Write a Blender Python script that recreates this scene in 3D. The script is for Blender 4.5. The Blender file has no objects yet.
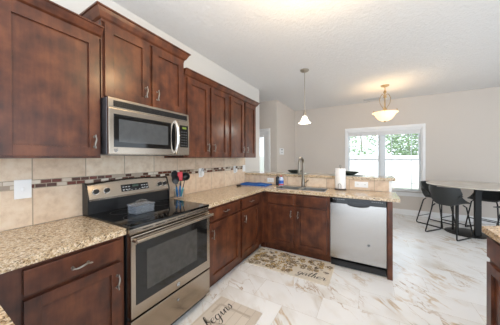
import bpy, bmesh, math, random
from mathutils import Vector, Matrix
random.seed(7)
S = bpy.context.scene
C = S.collection
PI = math.pi

# ------------------------------------------------------------ camera
yaw, pitch, roll = .5247, -.0053, -.004
fw = Vector((-math.sin(yaw), math.cos(yaw), 0)); rt = Vector((math.cos(yaw), math.sin(yaw), 0)); up = Vector((0, 0, 1))
fw, up = fw*math.cos(pitch)+up*math.sin(pitch), up*math.cos(pitch)-fw*math.sin(pitch)
rt, up = rt*math.cos(roll)+up*math.sin(roll), up*math.cos(roll)-rt*math.sin(roll)
cd = bpy.data.cameras.new('camera'); cam = bpy.data.objects.new('camera', cd); C.objects.link(cam)
M4 = Matrix.Identity(4)
for i in range(3):
    M4[i][0] = rt[i]; M4[i][1] = up[i]; M4[i][2] = -fw[i]
M4[0][3], M4[1][3], M4[2][3] = 2.0025, 0, 1.3689
cam.matrix_world = M4
cd.sensor_fit = 'HORIZONTAL'; cd.sensor_width = 36; cd.lens = 36*206.95/500; cd.shift_y = -.007; cd.clip_start = .02
S.camera = cam

# ------------------------------------------------------------ world, lights, exposure
S.view_settings.view_transform = 'Standard'; S.view_settings.look = 'None'
S.view_settings.gamma = 1; S.view_settings.use_curve_mapping = False
S.view_settings.exposure = 0.62
W = bpy.data.worlds.new('sky'); S.world = W; W.use_nodes = True
bg = W.node_tree.nodes['Background']; bg.inputs[0].default_value = (.82, .91, 1, 1); bg.inputs[1].default_value = 1.9

def lamp(name, kind, loc, energy, color=(1, 1, 1), size=.1, rot=(0, 0, 0), sy=None):
    l = bpy.data.lights.new(name, kind); l.energy = energy; l.color = color
    if kind == 'AREA':
        l.size = size
        if sy: l.shape = 'RECTANGLE'; l.size_y = sy
    elif kind == 'POINT': l.shadow_soft_size = size
    elif kind == 'SUN': l.angle = size
    o = bpy.data.objects.new(name, l); o.location = loc; o.rotation_euler = rot; C.objects.link(o); return o
lamp('sun', 'SUN', (-5, 8, 12), 2.5, (1, .97, .9), .02, (0, -math.radians(38), 0))
lamp('bounce_light', 'AREA', (1.9, -.2, 1.5), 21, (.92, .96, 1), 1.4, (PI, 0, 0))  # added upward fill that brightens the ceiling, not a fixture of the room
lamp('kitchen_ceiling_bulb', 'POINT', (1.7, 1.45, 2.42), 18, (1, .72, .40), .09)

# ------------------------------------------------------------ materials
def lin(c):
    return tuple((x/255/12.92 if x/255 <= .04045 else ((x/255+.055)/1.055)**2.4) for x in c)+(1,)
def nodes(name):
    m = bpy.data.materials.new(name); m.use_nodes = True
    nt = m.node_tree; return m, nt, nt.nodes['Principled BSDF']
def N(nt, t, **k):
    n = nt.nodes.new(t)
    for a, b in k.items():
        if a in n.inputs: n.inputs[a].default_value = b
        else: setattr(n, a, b)
    return n
def ramp(nt, fac, stops, const=False):
    r = nt.nodes.new('ShaderNodeValToRGB'); r.color_ramp.interpolation = 'CONSTANT' if const else 'LINEAR'
    e = r.color_ramp.elements
    while len(e) < len(stops): e.new(.5)
    for i, (p, c) in enumerate(stops): e[i].position = p; e[i].color = c
    nt.links.new(fac, r.inputs[0]); return r.outputs[0]
def coords(nt, scale=(1, 1, 1), rot=(0, 0, 0)):
    t = nt.nodes.new('ShaderNodeTexCoord'); g = nt.nodes.new('ShaderNodeNewGeometry')
    mp = nt.nodes.new('ShaderNodeMapping'); mp.inputs['Scale'].default_value = scale; mp.inputs['Rotation'].default_value = rot
    nt.links.new(g.outputs['Position'], mp.inputs[0]); return mp.outputs[0]
def bump(nt, b, h, s=.1, d=.01):
    n = nt.nodes.new('ShaderNodeBump'); n.inputs['Strength'].default_value = s; n.inputs['Distance'].default_value = d
    nt.links.new(h, n.inputs['Height']); nt.links.new(n.outputs[0], b.inputs['Normal'])
def plain(name, c, rough=.5, metal=0, var=.04, scale=8, coat=0, trans=0, emit=None, es=1, alpha=1):
    m, nt, b = nodes(name)
    base = lin(c)
    n = N(nt, 'ShaderNodeTexNoise', Scale=scale, Detail=3.0); nt.links.new(coords(nt), n.inputs['Vector'])
    col = ramp(nt, n.outputs[0], [(.3, tuple(x*(1-var) for x in base[:3])+(1,)), (.7, tuple(min(1, x*(1+var)) for x in base[:3])+(1,))])
    nt.links.new(col, b.inputs['Base Color'])
    b.inputs['Roughness'].default_value = rough; b.inputs['Metallic'].default_value = metal
    b.inputs['Coat Weight'].default_value = coat; b.inputs['Transmission Weight'].default_value = trans
    b.inputs['Alpha'].default_value = alpha
    if emit: b.inputs['Emission Color'].default_value = lin(emit); b.inputs['Emission Strength'].default_value = es
    return m
def wood(name, dark, mid, light, rough=.3):
    m, nt, b = nodes(name)
    n = N(nt, 'ShaderNodeTexNoise', Scale=1.0, Detail=6.0, Roughness=.6); nt.links.new(coords(nt, (14, 14, 1.6)), n.inputs['Vector'])
    n2 = N(nt, 'ShaderNodeTexNoise', Scale=9.0, Detail=4.0); nt.links.new(coords(nt), n2.inputs['Vector'])
    mx = N(nt, 'ShaderNodeMix'); mx.inputs[0].default_value = .55
    nt.links.new(n.outputs[0], mx.inputs[2]); nt.links.new(n2.outputs[0], mx.inputs[3])
    nt.links.new(ramp(nt, mx.outputs[0], [(.36, lin(dark)), (.5, lin(mid)), (.66, lin(light))]), b.inputs['Base Color'])
    b.inputs['Roughness'].default_value = rough; b.inputs['Coat Weight'].default_value = .06; b.inputs['Coat Roughness'].default_value = .15; b.inputs['Specular IOR Level'].default_value = .4
    return m
def steel(name, c, rough=.28, horiz=True):
    m, nt, b = nodes(name)
    n = N(nt, 'ShaderNodeTexNoise', Scale=1.0, Detail=4.0); nt.links.new(coords(nt, (2, 2, 260) if horiz else (180, 180, .6)), n.inputs['Vector'])
    l = lin(c)
    nt.links.new(ramp(nt, n.outputs[0], [(.3, tuple(x*.96 for x in l[:3])+(1,)), (.7, l)]), b.inputs['Base Color'])
    nt.links.new(ramp(nt, n.outputs[0], [(.3, (rough*.85,)*3+(1,)), (.7, (rough*1.15,)*3+(1,))]), b.inputs['Roughness'])
    b.inputs['Metallic'].default_value = 1
    b.inputs['Anisotropic'].default_value = .5
    return m
def granite():
    m, nt, b = nodes('granite'); co = coords(nt)
    v = N(nt, 'ShaderNodeTexVoronoi', Scale=170.0); nt.links.new(co, v.inputs['Vector'])
    n = N(nt, 'ShaderNodeTexNoise', Scale=62.0, Detail=4.0, Roughness=.65); nt.links.new(co, n.inputs['Vector'])
    n2 = N(nt, 'ShaderNodeTexNoise', Scale=75.0, Detail=3.0, Roughness=.6); nt.links.new(co, n2.inputs['Vector'])
    sp = N(nt, 'ShaderNodeSeparateColor'); nt.links.new(v.outputs['Color'], sp.inputs[0])
    cell = ramp(nt, sp.outputs[0], [(0, lin((88, 64, 44))), (.12, lin((150, 120, 88))), (.35, lin((196, 170, 134))), (.65, lin((220, 200, 168))), (.9, lin((235, 224, 204)))], True)
    blot = ramp(nt, n.outputs[0], [(.36, lin((118, 90, 64))), (.46, lin((190, 162, 126))), (.60, lin((232, 216, 192)))])
    mx = N(nt, 'ShaderNodeMix', data_type='RGBA'); mx.inputs[0].default_value = .5
    nt.links.new(cell, mx.inputs[6]); nt.links.new(blot, mx.inputs[7])
    sp2 = ramp(nt, n2.outputs[0], [(.36, (.85, .85, .85, 1)), (.40, (0, 0, 0, 1))])
    mx2 = N(nt, 'ShaderNodeMix', data_type='RGBA'); nt.links.new(sp2, mx2.inputs[0])
    nt.links.new(mx.outputs[2], mx2.inputs[6]); mx2.inputs[7].default_value = lin((62, 48, 38))
    nt.links.new(mx2.outputs[2], b.inputs['Base Color']); b.inputs['Roughness'].default_value = .12
    return m
def brickmat(name, ax, w, h, off, mortar, stops, rough=.4, o=(0, 0), mort=(170, 152, 130), noise=.5, squash=1):
    """brick grid over (axis ax, z) of the wall"""
    m, nt, b = nodes(name)
    g = nt.nodes.new('ShaderNodeNewGeometry'); s = nt.nodes.new('ShaderNodeSeparateXYZ'); nt.links.new(g.outputs['Position'], s.inputs[0])
    cb = nt.nodes.new('ShaderNodeCombineXYZ')
    nt.links.new(s.outputs['xyz'.index(ax[0])], cb.inputs[0]); nt.links.new(s.outputs['xyz'.index(ax[1])], cb.inputs[1])
    mp = nt.nodes.new('ShaderNodeMapping'); mp.inputs['Location'].default_value = (-o[0]+w*40, -o[1]+h*40, 0); nt.links.new(cb.outputs[0], mp.inputs[0])
    br = N(nt, 'ShaderNodeTexBrick', offset=off, squash=squash); nt.links.new(mp.outputs[0], br.inputs['Vector'])
    for k, vv in (('Scale', 1.0), ('Mortar Size', mortar), ('Mortar Smooth', .1), ('Bias', 0.0), ('Brick Width', w), ('Row Height', h), ('Color1', (0, 0, 0, 1)), ('Color2', (1, 1, 1, 1)), ('Mortar', (.5, .5, .5, 1))): br.inputs[k].default_value = vv
    col = ramp(nt, br.outputs['Color'], stops, len(stops) > 2)
    n = N(nt, 'ShaderNodeTexNoise', Scale=14.0, Detail=6.0, Roughness=.65); nt.links.new(g.outputs['Position'], n.inputs['Vector'])
    mul = N(nt, 'ShaderNodeMix', data_type='RGBA', blend_type='MULTIPLY'); mul.inputs[0].default_value = noise
    nt.links.new(col, mul.inputs[6]); nt.links.new(ramp(nt, n.outputs[0], [(.32, lin((196, 168, 142))), (.5, lin((240, 228, 214))), (.68, (1, 1, 1, 1))]), mul.inputs[7])
    mm = N(nt, 'ShaderNodeMix', data_type='RGBA'); nt.links.new(br.outputs['Fac'], mm.inputs[0]); nt.links.new(mul.outputs[2], mm.inputs[6]); mm.inputs[7].default_value = lin(mort)
    nt.links.new(mm.outputs[2], b.inputs['Base Color']); b.inputs['Roughness'].default_value = rough
    inv = N(nt, 'ShaderNodeMath', operation='SUBTRACT'); inv.inputs[0].default_value = 1; nt.links.new(br.outputs['Fac'], inv.inputs[1])
    bump(nt, b, inv.outputs[0], .5, .003)
    return m
def floormat():
    m, nt, b = nodes('marble_floor')
    g = nt.nodes.new('ShaderNodeNewGeometry')
    mp = nt.nodes.new('ShaderNodeMapping'); nt.links.new(g.outputs['Position'], mp.inputs[0]); mp.inputs['Location'].default_value = (20.05, 20.16, 0)
    br = N(nt, 'ShaderNodeTexBrick', offset=.5)
    nt.links.new(mp.outputs[0], br.inputs['Vector'])
    for k, vv in (('Scale', 1.0), ('Mortar Size', .001), ('Mortar Smooth', .1), ('Brick Width', .61), ('Row Height', .305), ('Color1', (0, 0, 0, 1)), ('Color2', (1, 1, 1, 1))): br.inputs[k].default_value = vv
    # every tile gets its own offset into the vein pattern
    r2 = nt.nodes.new('ShaderNodeVectorMath'); r2.operation = 'SCALE'; nt.links.new(br.outputs['Color'], r2.inputs[0]); r2.inputs['Scale'].default_value = .5
    ad = nt.nodes.new('ShaderNodeVectorMath'); ad.operation = 'ADD'; nt.links.new(g.outputs['Position'], ad.inputs[0]); nt.links.new(r2.outputs[0], ad.inputs[1])
    r0 = nt.nodes.new('ShaderNodeMapping'); r0.inputs['Rotation'].default_value = (0, 0, math.radians(48)); nt.links.new(ad.outputs[0], r0.inputs[0])
    rm = nt.nodes.new('ShaderNodeMapping'); rm.inputs['Scale'].default_value = (1.0, 3.0, 1); nt.links.new(r0.outputs[0], rm.inputs[0])
    def vein(scale, w, dist, seed):
        a2 = nt.nodes.new('ShaderNodeVectorMath'); a2.operation = 'ADD'; nt.links.new(rm.outputs[0], a2.inputs[0]); a2.inputs[1].default_value = (seed, seed*2, seed)
        n = N(nt, 'ShaderNodeTexNoise', Scale=scale, Detail=5.0, Roughness=.55, Distortion=dist); nt.links.new(a2.outputs[0], n.inputs['Vector'])
        s = N(nt, 'ShaderNodeMath', operation='SUBTRACT'); nt.links.new(n.outputs[0], s.inputs[0]); s.inputs[1].default_value = .5
        a = N(nt, 'ShaderNodeMath', operation='ABSOLUTE'); nt.links.new(s.outputs[0], a.inputs[0])
        return ramp(nt, a.outputs[0], [(0, (1, 1, 1, 1)), (w, (0, 0, 0, 1))])
    def mask(scale, lo, hi, seed):
        a2 = nt.nodes.new('ShaderNodeVectorMath'); a2.operation = 'ADD'; nt.links.new(ad.outputs[0], a2.inputs[0]); a2.inputs[1].default_value = (seed, seed, seed)
        n = N(nt, 'ShaderNodeTexNoise', Scale=scale, Detail=3.0); nt.links.new(a2.outputs[0], n.inputs['Vector'])
        return ramp(nt, n.outputs[0], [(lo, (0, 0, 0, 1)), (hi, (1, 1, 1, 1))])
    def mul(a, c):
        k = N(nt, 'ShaderNodeMath', operation='MULTIPLY'); nt.links.new(a, k.inputs[0]); nt.links.new(c, k.inputs[1]); return k.outputs[0]
    cur = None
    base = ramp(nt, mask(1.2, .3, .7, 3), [(0, lin((247, 247, 247))), (1, lin((238, 238, 238)))])
    for v, mk, c in ((vein(.75, .10, .35, 11), mask(1.8, .42, .66, 17), (222, 217, 210)), (vein(.95, .030, .5, 0), mask(1.7, .48, .62, 1), (206, 184, 156)), (vein(1.5, .016, .6, 5), mask(2.0, .52, .64, 9), (180, 154, 126))):
        mx = N(nt, 'ShaderNodeMix', data_type='RGBA'); nt.links.new(mul(v, mk), mx.inputs[0]); nt.links.new(base, mx.inputs[6]); mx.inputs[7].default_value = lin(c); base = mx.outputs[2]
    mm = N(nt, 'ShaderNodeMix', data_type='RGBA'); nt.links.new(br.outputs['Fac'], mm.inputs[0]); nt.links.new(base, mm.inputs[6]); mm.inputs[7].default_value = lin((196, 188, 178))
    nt.links.new(mm.outputs[2], b.inputs['Base Color']); b.inputs['Roughness'].default_value = .22
    return m
def textured(name, c, s=90, st=.25, rough=.85):
    m, nt, b = nodes(name); b.inputs['Base Color'].default_value = lin(c); b.inputs['Roughness'].default_value = rough
    n = N(nt, 'ShaderNodeTexNoise', Scale=s, Detail=4.0, Roughness=.6, Distortion=.6); nt.links.new(coords(nt), n.inputs['Vector'])
    l = lin(c); nt.links.new(ramp(nt, n.outputs[0], [(.3, tuple(x*.97 for x in l[:3])+(1,)), (.7, l)]), b.inputs['Base Color'])
    bump(nt, b, n.outputs[0], st, .01); return m

WOOD = wood('cherry_wood', (57, 30, 20), (85, 46, 29), (112, 65, 40))
GRAN = granite()
TS = [(0, lin((222, 202, 180))), (1, lin((234, 218, 198)))]
TILE = brickmat('travertine_tile', 'yz', .307, .254, 0, .0035, TS, o=(.478, .914))
TILET = brickmat('travertine_tile_top', 'yz', .307, .30, 0, .0035, TS, o=(.478, 1.223))
TILEP = brickmat('travertine_tile_peninsula', 'xz', .307, .30, 0, .0035, TS, o=(.52, .914))
MS = [(0, lin((104, 50, 36))), (.24, lin((206, 192, 176))), (.40, lin((172, 156, 140))), (.56, lin((222, 212, 198))), (.80, lin((82, 50, 38)))]
MOS = brickmat('mosaic_band', 'yz', .058, .0275, .5, .0022, MS, rough=.25, o=(.46, 1.168), noise=.3)
FLOOR = floormat()
CEIL = textured('ceiling_texture', (232, 231, 230), 30, .9)
WALLK = textured('kitchen_wall_paint', (214, 212, 208), 120, .05)
WALLB = textured('beige_wall_paint', (214, 205, 196), 120, .05)
SASH = plain('vinyl_sash', (224, 230, 234), .4, var=.01)
WHITE = plain('white_trim', (240, 240, 240), .4, var=.01)
STEEL = steel('brushed_steel', (172, 161, 148), .22)
STEELV = steel('brushed_steel_door', (178, 175, 172), .20, False)
CHROME = plain('chrome', (225, 222, 218), .15, 1, .02)
LAMPM = plain('lamp_nickel', (186, 178, 166), .28, 1, .03)
PULL = plain('satin_nickel_pull', (150, 144, 136), .3, 1, .03)
NICKEL = plain('brushed_nickel', (140, 133, 122), .28, 1, .03)
BLACKG = plain('black_glass', (9, 9, 10), .06, var=.1)
BLACKP = plain('black_plastic', (22, 22, 24), .35, var=.1)
BLACKM = plain('black_metal', (26, 26, 27), .45, .3, .1)
SHELL = plain('charcoal_shell', (44, 47, 48), .5, var=.08)
OVENG = plain('oven_glass', (20, 19, 18), .08, var=.25, scale=20)
OVENI = plain('oven_window', (58, 56, 53), .10, var=.15, scale=24)
MWG = plain('microwave_window', (74, 76, 78), .12, var=.10, scale=30)
GREYM = plain('grey_mark', (168, 170, 172), .5)
DKGREY = plain('dark_grey', (60, 60, 62), .4)
LTGREY = plain('pale_grey', (190, 190, 190), .4)
GREEN = plain('green_display', (96, 110, 40), .4, emit=(150, 180, 50), es=.12)
BLUE = plain('blue_cloth', (20, 86, 164), .9, var=.2, scale=60)
TEAL = plain('teal_plastic', (40, 160, 176), .35)
BLUEP = plain('blue_plastic', (26, 110, 176), .35)
RED = plain('red_silicone', (200, 34, 50), .4)
PLATE = plain('white_plate', (238, 236, 232), .35, var=.01)
PAPER = plain('paper_towel', (246, 245, 243), .9, var=.02, scale=40)
MAT = plain('placemat_grey', (170, 176, 172), .6, var=.1, scale=60)
BOWL = plain('dark_green_glaze', (30, 40, 37), .22, var=.2)
def glassm(name, c, rough=.02, t=1):
    m, nt, b = nodes(name); b.inputs['Base Color'].default_value = lin(c); b.inputs['Roughness'].default_value = rough; b.inputs['Transmission Weight'].default_value = t; b.inputs['IOR'].default_value = 1.3
    n = N(nt, 'ShaderNodeTexNoise', Scale=4.0); nt.links.new(coords(nt), n.inputs['Vector'])
    nt.links.new(ramp(nt, n.outputs[0], [(.3, (rough, rough, rough, 1)), (.8, (rough*1.5,)*3+(1,))]), b.inputs['Roughness'])
    return m
CLEAR = glassm('clear_plastic', (235, 240, 244))
FROST = glassm('frosted_plastic', (214, 222, 232), .08, .85)
def pane_mat():
    m = bpy.data.materials.new('window_glass'); m.use_nodes = True; nt = m.node_tree; nt.nodes.clear()
    o = nt.nodes.new('ShaderNodeOutputMaterial'); mx = nt.nodes.new('ShaderNodeMixShader'); t = nt.nodes.new('ShaderNodeBsdfTransparent'); g = nt.nodes.new('ShaderNodeBsdfGlossy')
    g.inputs['Roughness'].default_value = .02; f = nt.nodes.new('ShaderNodeFresnel'); f.inputs[0].default_value = 1.35
    nt.links.new(f.outputs[0], mx.inputs[0]); nt.links.new(t.outputs[0], mx.inputs[1]); nt.links.new(g.outputs[0], mx.inputs[2]); nt.links.new(mx.outputs[0], o.inputs[0]); return m
PANE = pane_mat()
LAMPG = plain('frosted_lamp_glass', (250, 246, 238), .4, emit=(255, 240, 220), es=1.1)
LAMPW = plain('warm_lamp_glass', (250, 236, 208), .4, emit=(255, 214, 160), es=.75)
TABLE = plain('pale_marble_top', (206, 199, 188), .25, var=.08, scale=6)

# ------------------------------------------------------------ geometry helpers
class MB:
    def __init__(s): s.b = bmesh.new()
    def _merge(s, t):
        me = bpy.data.meshes.new('tmp'); t.to_mesh(me); t.free(); s.b.from_mesh(me); bpy.data.meshes.remove(me)
    def box(s, x0, x1, y0, y1, z0, z1, bev=0, mat=None):
        t = bmesh.new(); bmesh.ops.create_cube(t, size=1)
        for v in t.verts: v.co = Vector(((x0+x1)/2+v.co.x*(x1-x0), (y0+y1)/2+v.co.y*(y1-y0), (z0+z1)/2+v.co.z*(z1-z0)))
        if bev: bmesh.ops.bevel(t, geom=t.edges[:], offset=bev, segments=2, affect='EDGES', profile=.7)
        if mat: bmesh.ops.transform(t, matrix=mat, verts=t.verts)
        s._merge(t); return s
    def tube(s, pts, r, seg=8, cap=True, flat=1):
        pts = [Vector(p) for p in pts]; rs = r if isinstance(r, (list, tuple)) else [r]*len(pts)
        t = bmesh.new(); rings = []; prev = None
        for i, p in enumerate(pts):
            d = (pts[min(i+1, len(pts)-1)]-pts[max(i-1, 0)]).normalized()
            if prev is None: a = d.orthogonal().normalized() if abs(d.z) > .9 else Vector((0, 0, 1)).cross(d).normalized()
            else: a = (prev-d*prev.dot(d)).normalized()
            prev = a; c = d.cross(a)
            rings.append([t.verts.new(p+(a*math.cos(2*PI*k/seg)+c*math.sin(2*PI*k/seg)*flat)*rs[i]) for k in range(seg)])
        for A, B in zip(rings, rings[1:]):
            for k in range(seg): t.faces.new((A[k], A[(k+1) % seg], B[(k+1) % seg], B[k]))
        if cap: t.faces.new(rings[0][::-1]); t.faces.new(rings[-1])
        s._merge(t); return s
    def lathe(s, prof, c=(0, 0, 0), seg=28, mat=None, sx=1, sy=1):
        t = bmesh.new(); rings = []
        for r, z in prof:
            rings.append([t.verts.new((c[0]+sx*r*math.cos(2*PI*k/seg), c[1]+sy*r*math.sin(2*PI*k/seg), c[2]+z)) for k in range(seg)] if r > 1e-5 else [t.verts.new((c[0], c[1], c[2]+z))])
        for A, B in zip(rings, rings[1:]):
            for k in range(seg):
                k2 = (k+1) % seg
                if len(A) == 1 and len(B) == 1: continue
                if len(A) == 1: t.faces.new((A[0], B[k2], B[k]))
                elif len(B) == 1: t.faces.new((A[k], A[k2], B[0]))
                else: t.faces.new((A[k], A[k2], B[k2], B[k]))
        bmesh.ops.recalc_face_normals(t, faces=t.faces)
        if mat: bmesh.ops.transform(t, matrix=mat, verts=t.verts)
        s._merge(t); return s
    def cyl(s, p0, p1, r, seg=20): return s.tube([p0, p1], r, seg)
    def prism(s, poly, a0, a1, axis='y'):
        """poly of 2-D points extruded along an axis; y: (x,z), x: (y,z), z: (x,y)"""
        t = bmesh.new()
        f = {'y': lambda p, a: (p[0], a, p[1]), 'x': lambda p, a: (a, p[0], p[1]), 'z': lambda p, a: (p[0], p[1], a)}[axis]
        A = [t.verts.new(f(p, a0)) for p in poly]; B = [t.verts.new(f(p, a1)) for p in poly]
        n = len(poly); t.faces.new(A); t.faces.new(B[::-1])
        for i in range(n): t.faces.new((A[i], B[i], B[(i+1) % n], A[(i+1) % n]))
        bmesh.ops.recalc_face_normals(t, faces=t.faces); s._merge(t); return s
    def slab(s, xs, ys, z0, z1, keep):
        t = bmesh.new(); V = {}
        def v(i, j, k):
            if (i, j, k) not in V: V[i, j, k] = t.verts.new((xs[i], ys[j], (z0, z1)[k]))
            return V[i, j, k]
        K = {(i, j) for i in range(len(xs)-1) for j in range(len(ys)-1) if keep((xs[i]+xs[i+1])/2, (ys[j]+ys[j+1])/2)}
        for i, j in K:
            t.faces.new((v(i, j, 1), v(i+1, j, 1), v(i+1, j+1, 1), v(i, j+1, 1))); t.faces.new((v(i, j, 0), v(i, j+1, 0), v(i+1, j+1, 0), v(i+1, j, 0)))
            for di, dj, a, c in ((-1, 0, (0, 1), (0, 0)), (1, 0, (1, 0), (1, 1)), (0, -1, (0, 0), (1, 0)), (0, 1, (1, 1), (0, 1))):
                if (i+di, j+dj) not in K:
                    t.faces.new((v(i+a[0], j+a[1], 0), v(i+c[0], j+c[1], 0), v(i+c[0], j+c[1], 1), v(i+a[0], j+a[1], 1)))
        bmesh.ops.recalc_face_normals(t, faces=t.faces); s._merge(t); return s
    def xf(s, m): bmesh.ops.transform(s.b, matrix=m, verts=s.b.verts); return s
    def build(s, name, mat, parent=None, smooth=False):
        off = parent.get('_w') if parent else None
        me = bpy.data.meshes.new(name)
        if off: bmesh.ops.translate(s.b, vec=-Vector(off), verts=s.b.verts)
        s.b.to_mesh(me); s.b.free(); me.materials.append(mat)
        if smooth:
            for p in me.polygons: p.use_smooth = True
            try: me.set_sharp_from_angle(angle=math.radians(40))
            except Exception: pass
        o = bpy.data.objects.new(name, me); C.objects.link(o)
        if parent: o.parent = parent; o['_w'] = off
        return o
def tag(o, label, cat, group=None):
    o['label'] = label; o['category'] = cat
    if group: o['group'] = group
    return o
def thing(name, loc, label, cat, group=None):
    o = bpy.data.objects.new(name, None); o.empty_display_size = .05; C.objects.link(o); o.location = loc; o['_w'] = tuple(loc)
    return tag(o, label, cat, group)
def struct(o): o['kind'] = 'structure'; return o
def copy_tree(o, parent=None):
    c = o.copy(); C.objects.link(c)
    if parent: c.parent = parent
    for ch in [x for x in bpy.data.objects if x.parent == o]: copy_tree(ch, c)
    return c

# ------------------------------------------------------------ the room
H = 2.787; YB = 6.13; YD = 4.70; XF = .04; YK = 3.86
XR = 6.2
struct(MB().box(-1.7, XR, -.9, YB+.12, -.06, 0).build('floor', FLOOR))
struct(MB().box(-1.7, XR, -2.2, YB+.12, H, H+.1).build('ceiling', CEIL))
struct(MB().box(-.12, 0, -2.2, YK, 0, H).build('wall_left', WALLK))
struct(MB().box(-1.7, -1.58, YK, YD, 0, H).build('wall_alcove', WALLB))
struct(MB().box(-1.58, -.12, YK-.12, YK, 0, H).build('wall_alcove_near', WALLB))
# door wall with an opening for the patio door
dx0, dx1, dz1 = -1.10, -.20, 2.03
b = MB(); b.box(-1.7, dx0, YD, YD+.12, 0, H); b.box(dx1, XF, YD, YD+.12, 0, H); b.box(dx0, dx1, YD, YD+.12, dz1, H)
struct(b.build('wall_door_side', WALLB))
struct(MB().box(XF-.12, XF, YD+.12, YB+.12, 0, H).build('wall_far_left', WALLB))
wx0, wx1, wz0, wz1 = 1.475, 3.055, .555, 2.075
b = MB(); b.box(XF, wx0, YB, YB+.12, 0, H); b.box(wx1, XR, YB, YB+.12, 0, H); b.box(wx0, wx1, YB, YB+.12, wz1, H); b.box(wx0, wx1, YB, YB+.12, 0, wz0)
struct(b.build('wall_back', WALLB))
b = MB(); b.box(XR, XR+.12, 2.6, 3.3, 0, H); b.box(XR, XR+.12, 4.9, YB+.12, 0, H); b.box(XR, XR+.12, 3.3, 4.9, 2.0, H); b.box(XR, XR+.12, 3.3, 4.9, 0, .6)
struct(b.build('wall_right', WALLB))
def baseb(name, x0, x1, y0, y1):
    b = MB(); b.box(x0, x1, y0, y1, 0, .10, .003); b.box(x0+(.004 if x1-x0 < .05 else 0), x1-(.004 if x1-x0 < .05 else 0), y0+(.004 if y1-y0 < .05 else 0), y1, .10, .125, .003); struct(b.build(name, WHITE))
baseb('baseboard_back', XF, XR, YB-.016, YB); baseb('baseboard_far_left', XF, XF+.016, YD+.0, YB-.016)
# patio door with its casing, stile and closed blinds
b = MB(); b.box(dx0-.065, dx0, YD-.018, YD+.0, 0, dz1+.065, .003); b.box(dx1, dx1+.065, YD-.018, YD, 0, dz1+.065, .003); b.box(dx0-.065, dx1+.065, YD-.022, YD, dz1, dz1+.07, .003)
b.box(dx0, dx0+.02, YD, YD+.12, 0, dz1); b.box(dx1-.02, dx1, YD, YD+.12, 0, dz1); b.box(dx0, dx1, YD, YD+.12, dz1-.02, dz1)
struct(b.build('trim_1', WHITE))
b = MB(); b.slab([dx0+.025, dx0+.13, dx1-.13, dx1-.025], [0, .25, 1.93, dz1-.025], 0, .045, lambda x, y: not (dx0+.13 < x < dx1-.13 and .25 < y < 1.93))
b.xf(Matrix(((1, 0, 0, 0), (0, 0, 1, YD+.03), (0, 1, 0, .005), (0, 0, 0, 1))))
door = struct(b.build('door_1', WHITE)); door['_w'] = (0, 0, 0)
MB().box(dx0+.13, dx1-.13, YD+.05, YD+.056, .25, 1.93).build('door_glass', PANE, door)
b = MB()
for k in range(64):
    z = .28+k*.0255; b.box(dx0+.14, dx1-.14, YD+.028, YD+.040, z, z+.014)
b.box(dx0+.135, dx1-.135, YD+.012, YD+.048, 1.90, 1.935)
b.build('blinds', WHITE, door)
# window: casing, two sashes each with upper and lower light and thin grille bars
b = MB(); cw = .052
b.box(wx0-cw, wx0, YB-.02, YB, wz0-.02, wz1+cw+.015, .004); b.box(wx1, wx1+cw, YB-.02, YB, wz0-.02, wz1+cw+.015, .004)
b.box(wx0-cw, wx1+cw, YB-.024, YB, wz1, wz1+cw+.015, .004); b.box(wx0-cw-.02, wx1+cw+.02, YB-.05, YB, wz0-.045, wz0-.015, .004); b.box(wx0-cw, wx1+cw, YB-.018, YB, wz0-.11, wz0-.045, .004)
b.box(wx0, wx0+.02, YB, YB+.12, wz0, wz1); b.box(wx1-.02, wx1, YB, YB+.12, wz0, wz1); b.box(wx0, wx1, YB, YB+.12, wz1-.02, wz1); b.box(wx0, wx1, YB, YB+.12, wz0-.02, wz0+.02)
struct(b.build('trim_2', WHITE))
wmid = (wx0+wx1)/2; zm = 1.31
win = struct(MB().box(wmid-.038, wmid+.038, YB+.02, YB+.11, wz0+.02, wz1-.02, .004).build('window_1', SASH)); win['_w'] = (0, 0, 0)
for (a, c) in ((wx0+.02, wmid-.038), (wmid+.038, wx1-.02)):
    for (z0, z1, yy) in ((wz0+.02, zm+.02, YB+.045), (zm-.02, wz1-.02, YB+.075)):
        f = MB(); f.box(a, a+.04, yy, yy+.03, z0, z1); f.box(c-.04, c, yy, yy+.03, z0, z1); f.box(a+.04, c-.04, yy, yy+.03, z0, z0+.04); f.box(a+.04, c-.04, yy, yy+.03, z1-.04, z1)
        gx = .13
        for x in (a+.04+gx, c-.04-gx): f.box(x-.007, x+.007, yy+.01, yy+.02, z0+.04, z1-.04)
        f.box(a+.04, c-.04, yy+.009, yy+.021, (z0+.04+gx if z0 < 1 else z1-.04-gx)-.007, (z0+.04+gx if z0 < 1 else z1-.04-gx)+.007)
        f.build('sash', SASH, win)
        MB().box(a+.04, c-.04, yy+.013, yy+.017, z0+.04, z1-.04).build('pane', PANE, win)
bl = thing('window_blind', (wmid, YB+.03, wz1-.1), 'white blind drawn up into a flat stack at the top of the double window', 'blind')
b = MB(); b.box(wx0+.025, wx1-.025, YB+.002, YB+.042, wz1-.055, wz1-.021, .004); b.build('headrail', WHITE, bl)
b = MB()
for k in range(11): b.box(wx0+.03, wx1-.03, YB+.004, YB+.038, wz1-.150+k*.0085, wz1-.1435+k*.0085)
b.build('slats', WHITE, bl)
# ceiling vent
v = thing('ceiling_vent', (2.05, 5.82, H), 'long pale vent in the ceiling just left of the bowl lamp', 'vent')
b = MB(); b.slab([1.87, 1.89, 2.21, 2.23], [5.77, 5.79, 5.89, 5.91], H-.012, H, lambda x, y: not (1.89 < x < 2.21 and 5.79 < y < 5.89)); b.build('frame', LTGREY, v)
b = MB()
for k in range(6): b.box(1.89, 2.21, 5.793+k*.016, 5.80+k*.016, H-.010, H-.001)
b.build('louvre', LTGREY, v)

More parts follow.
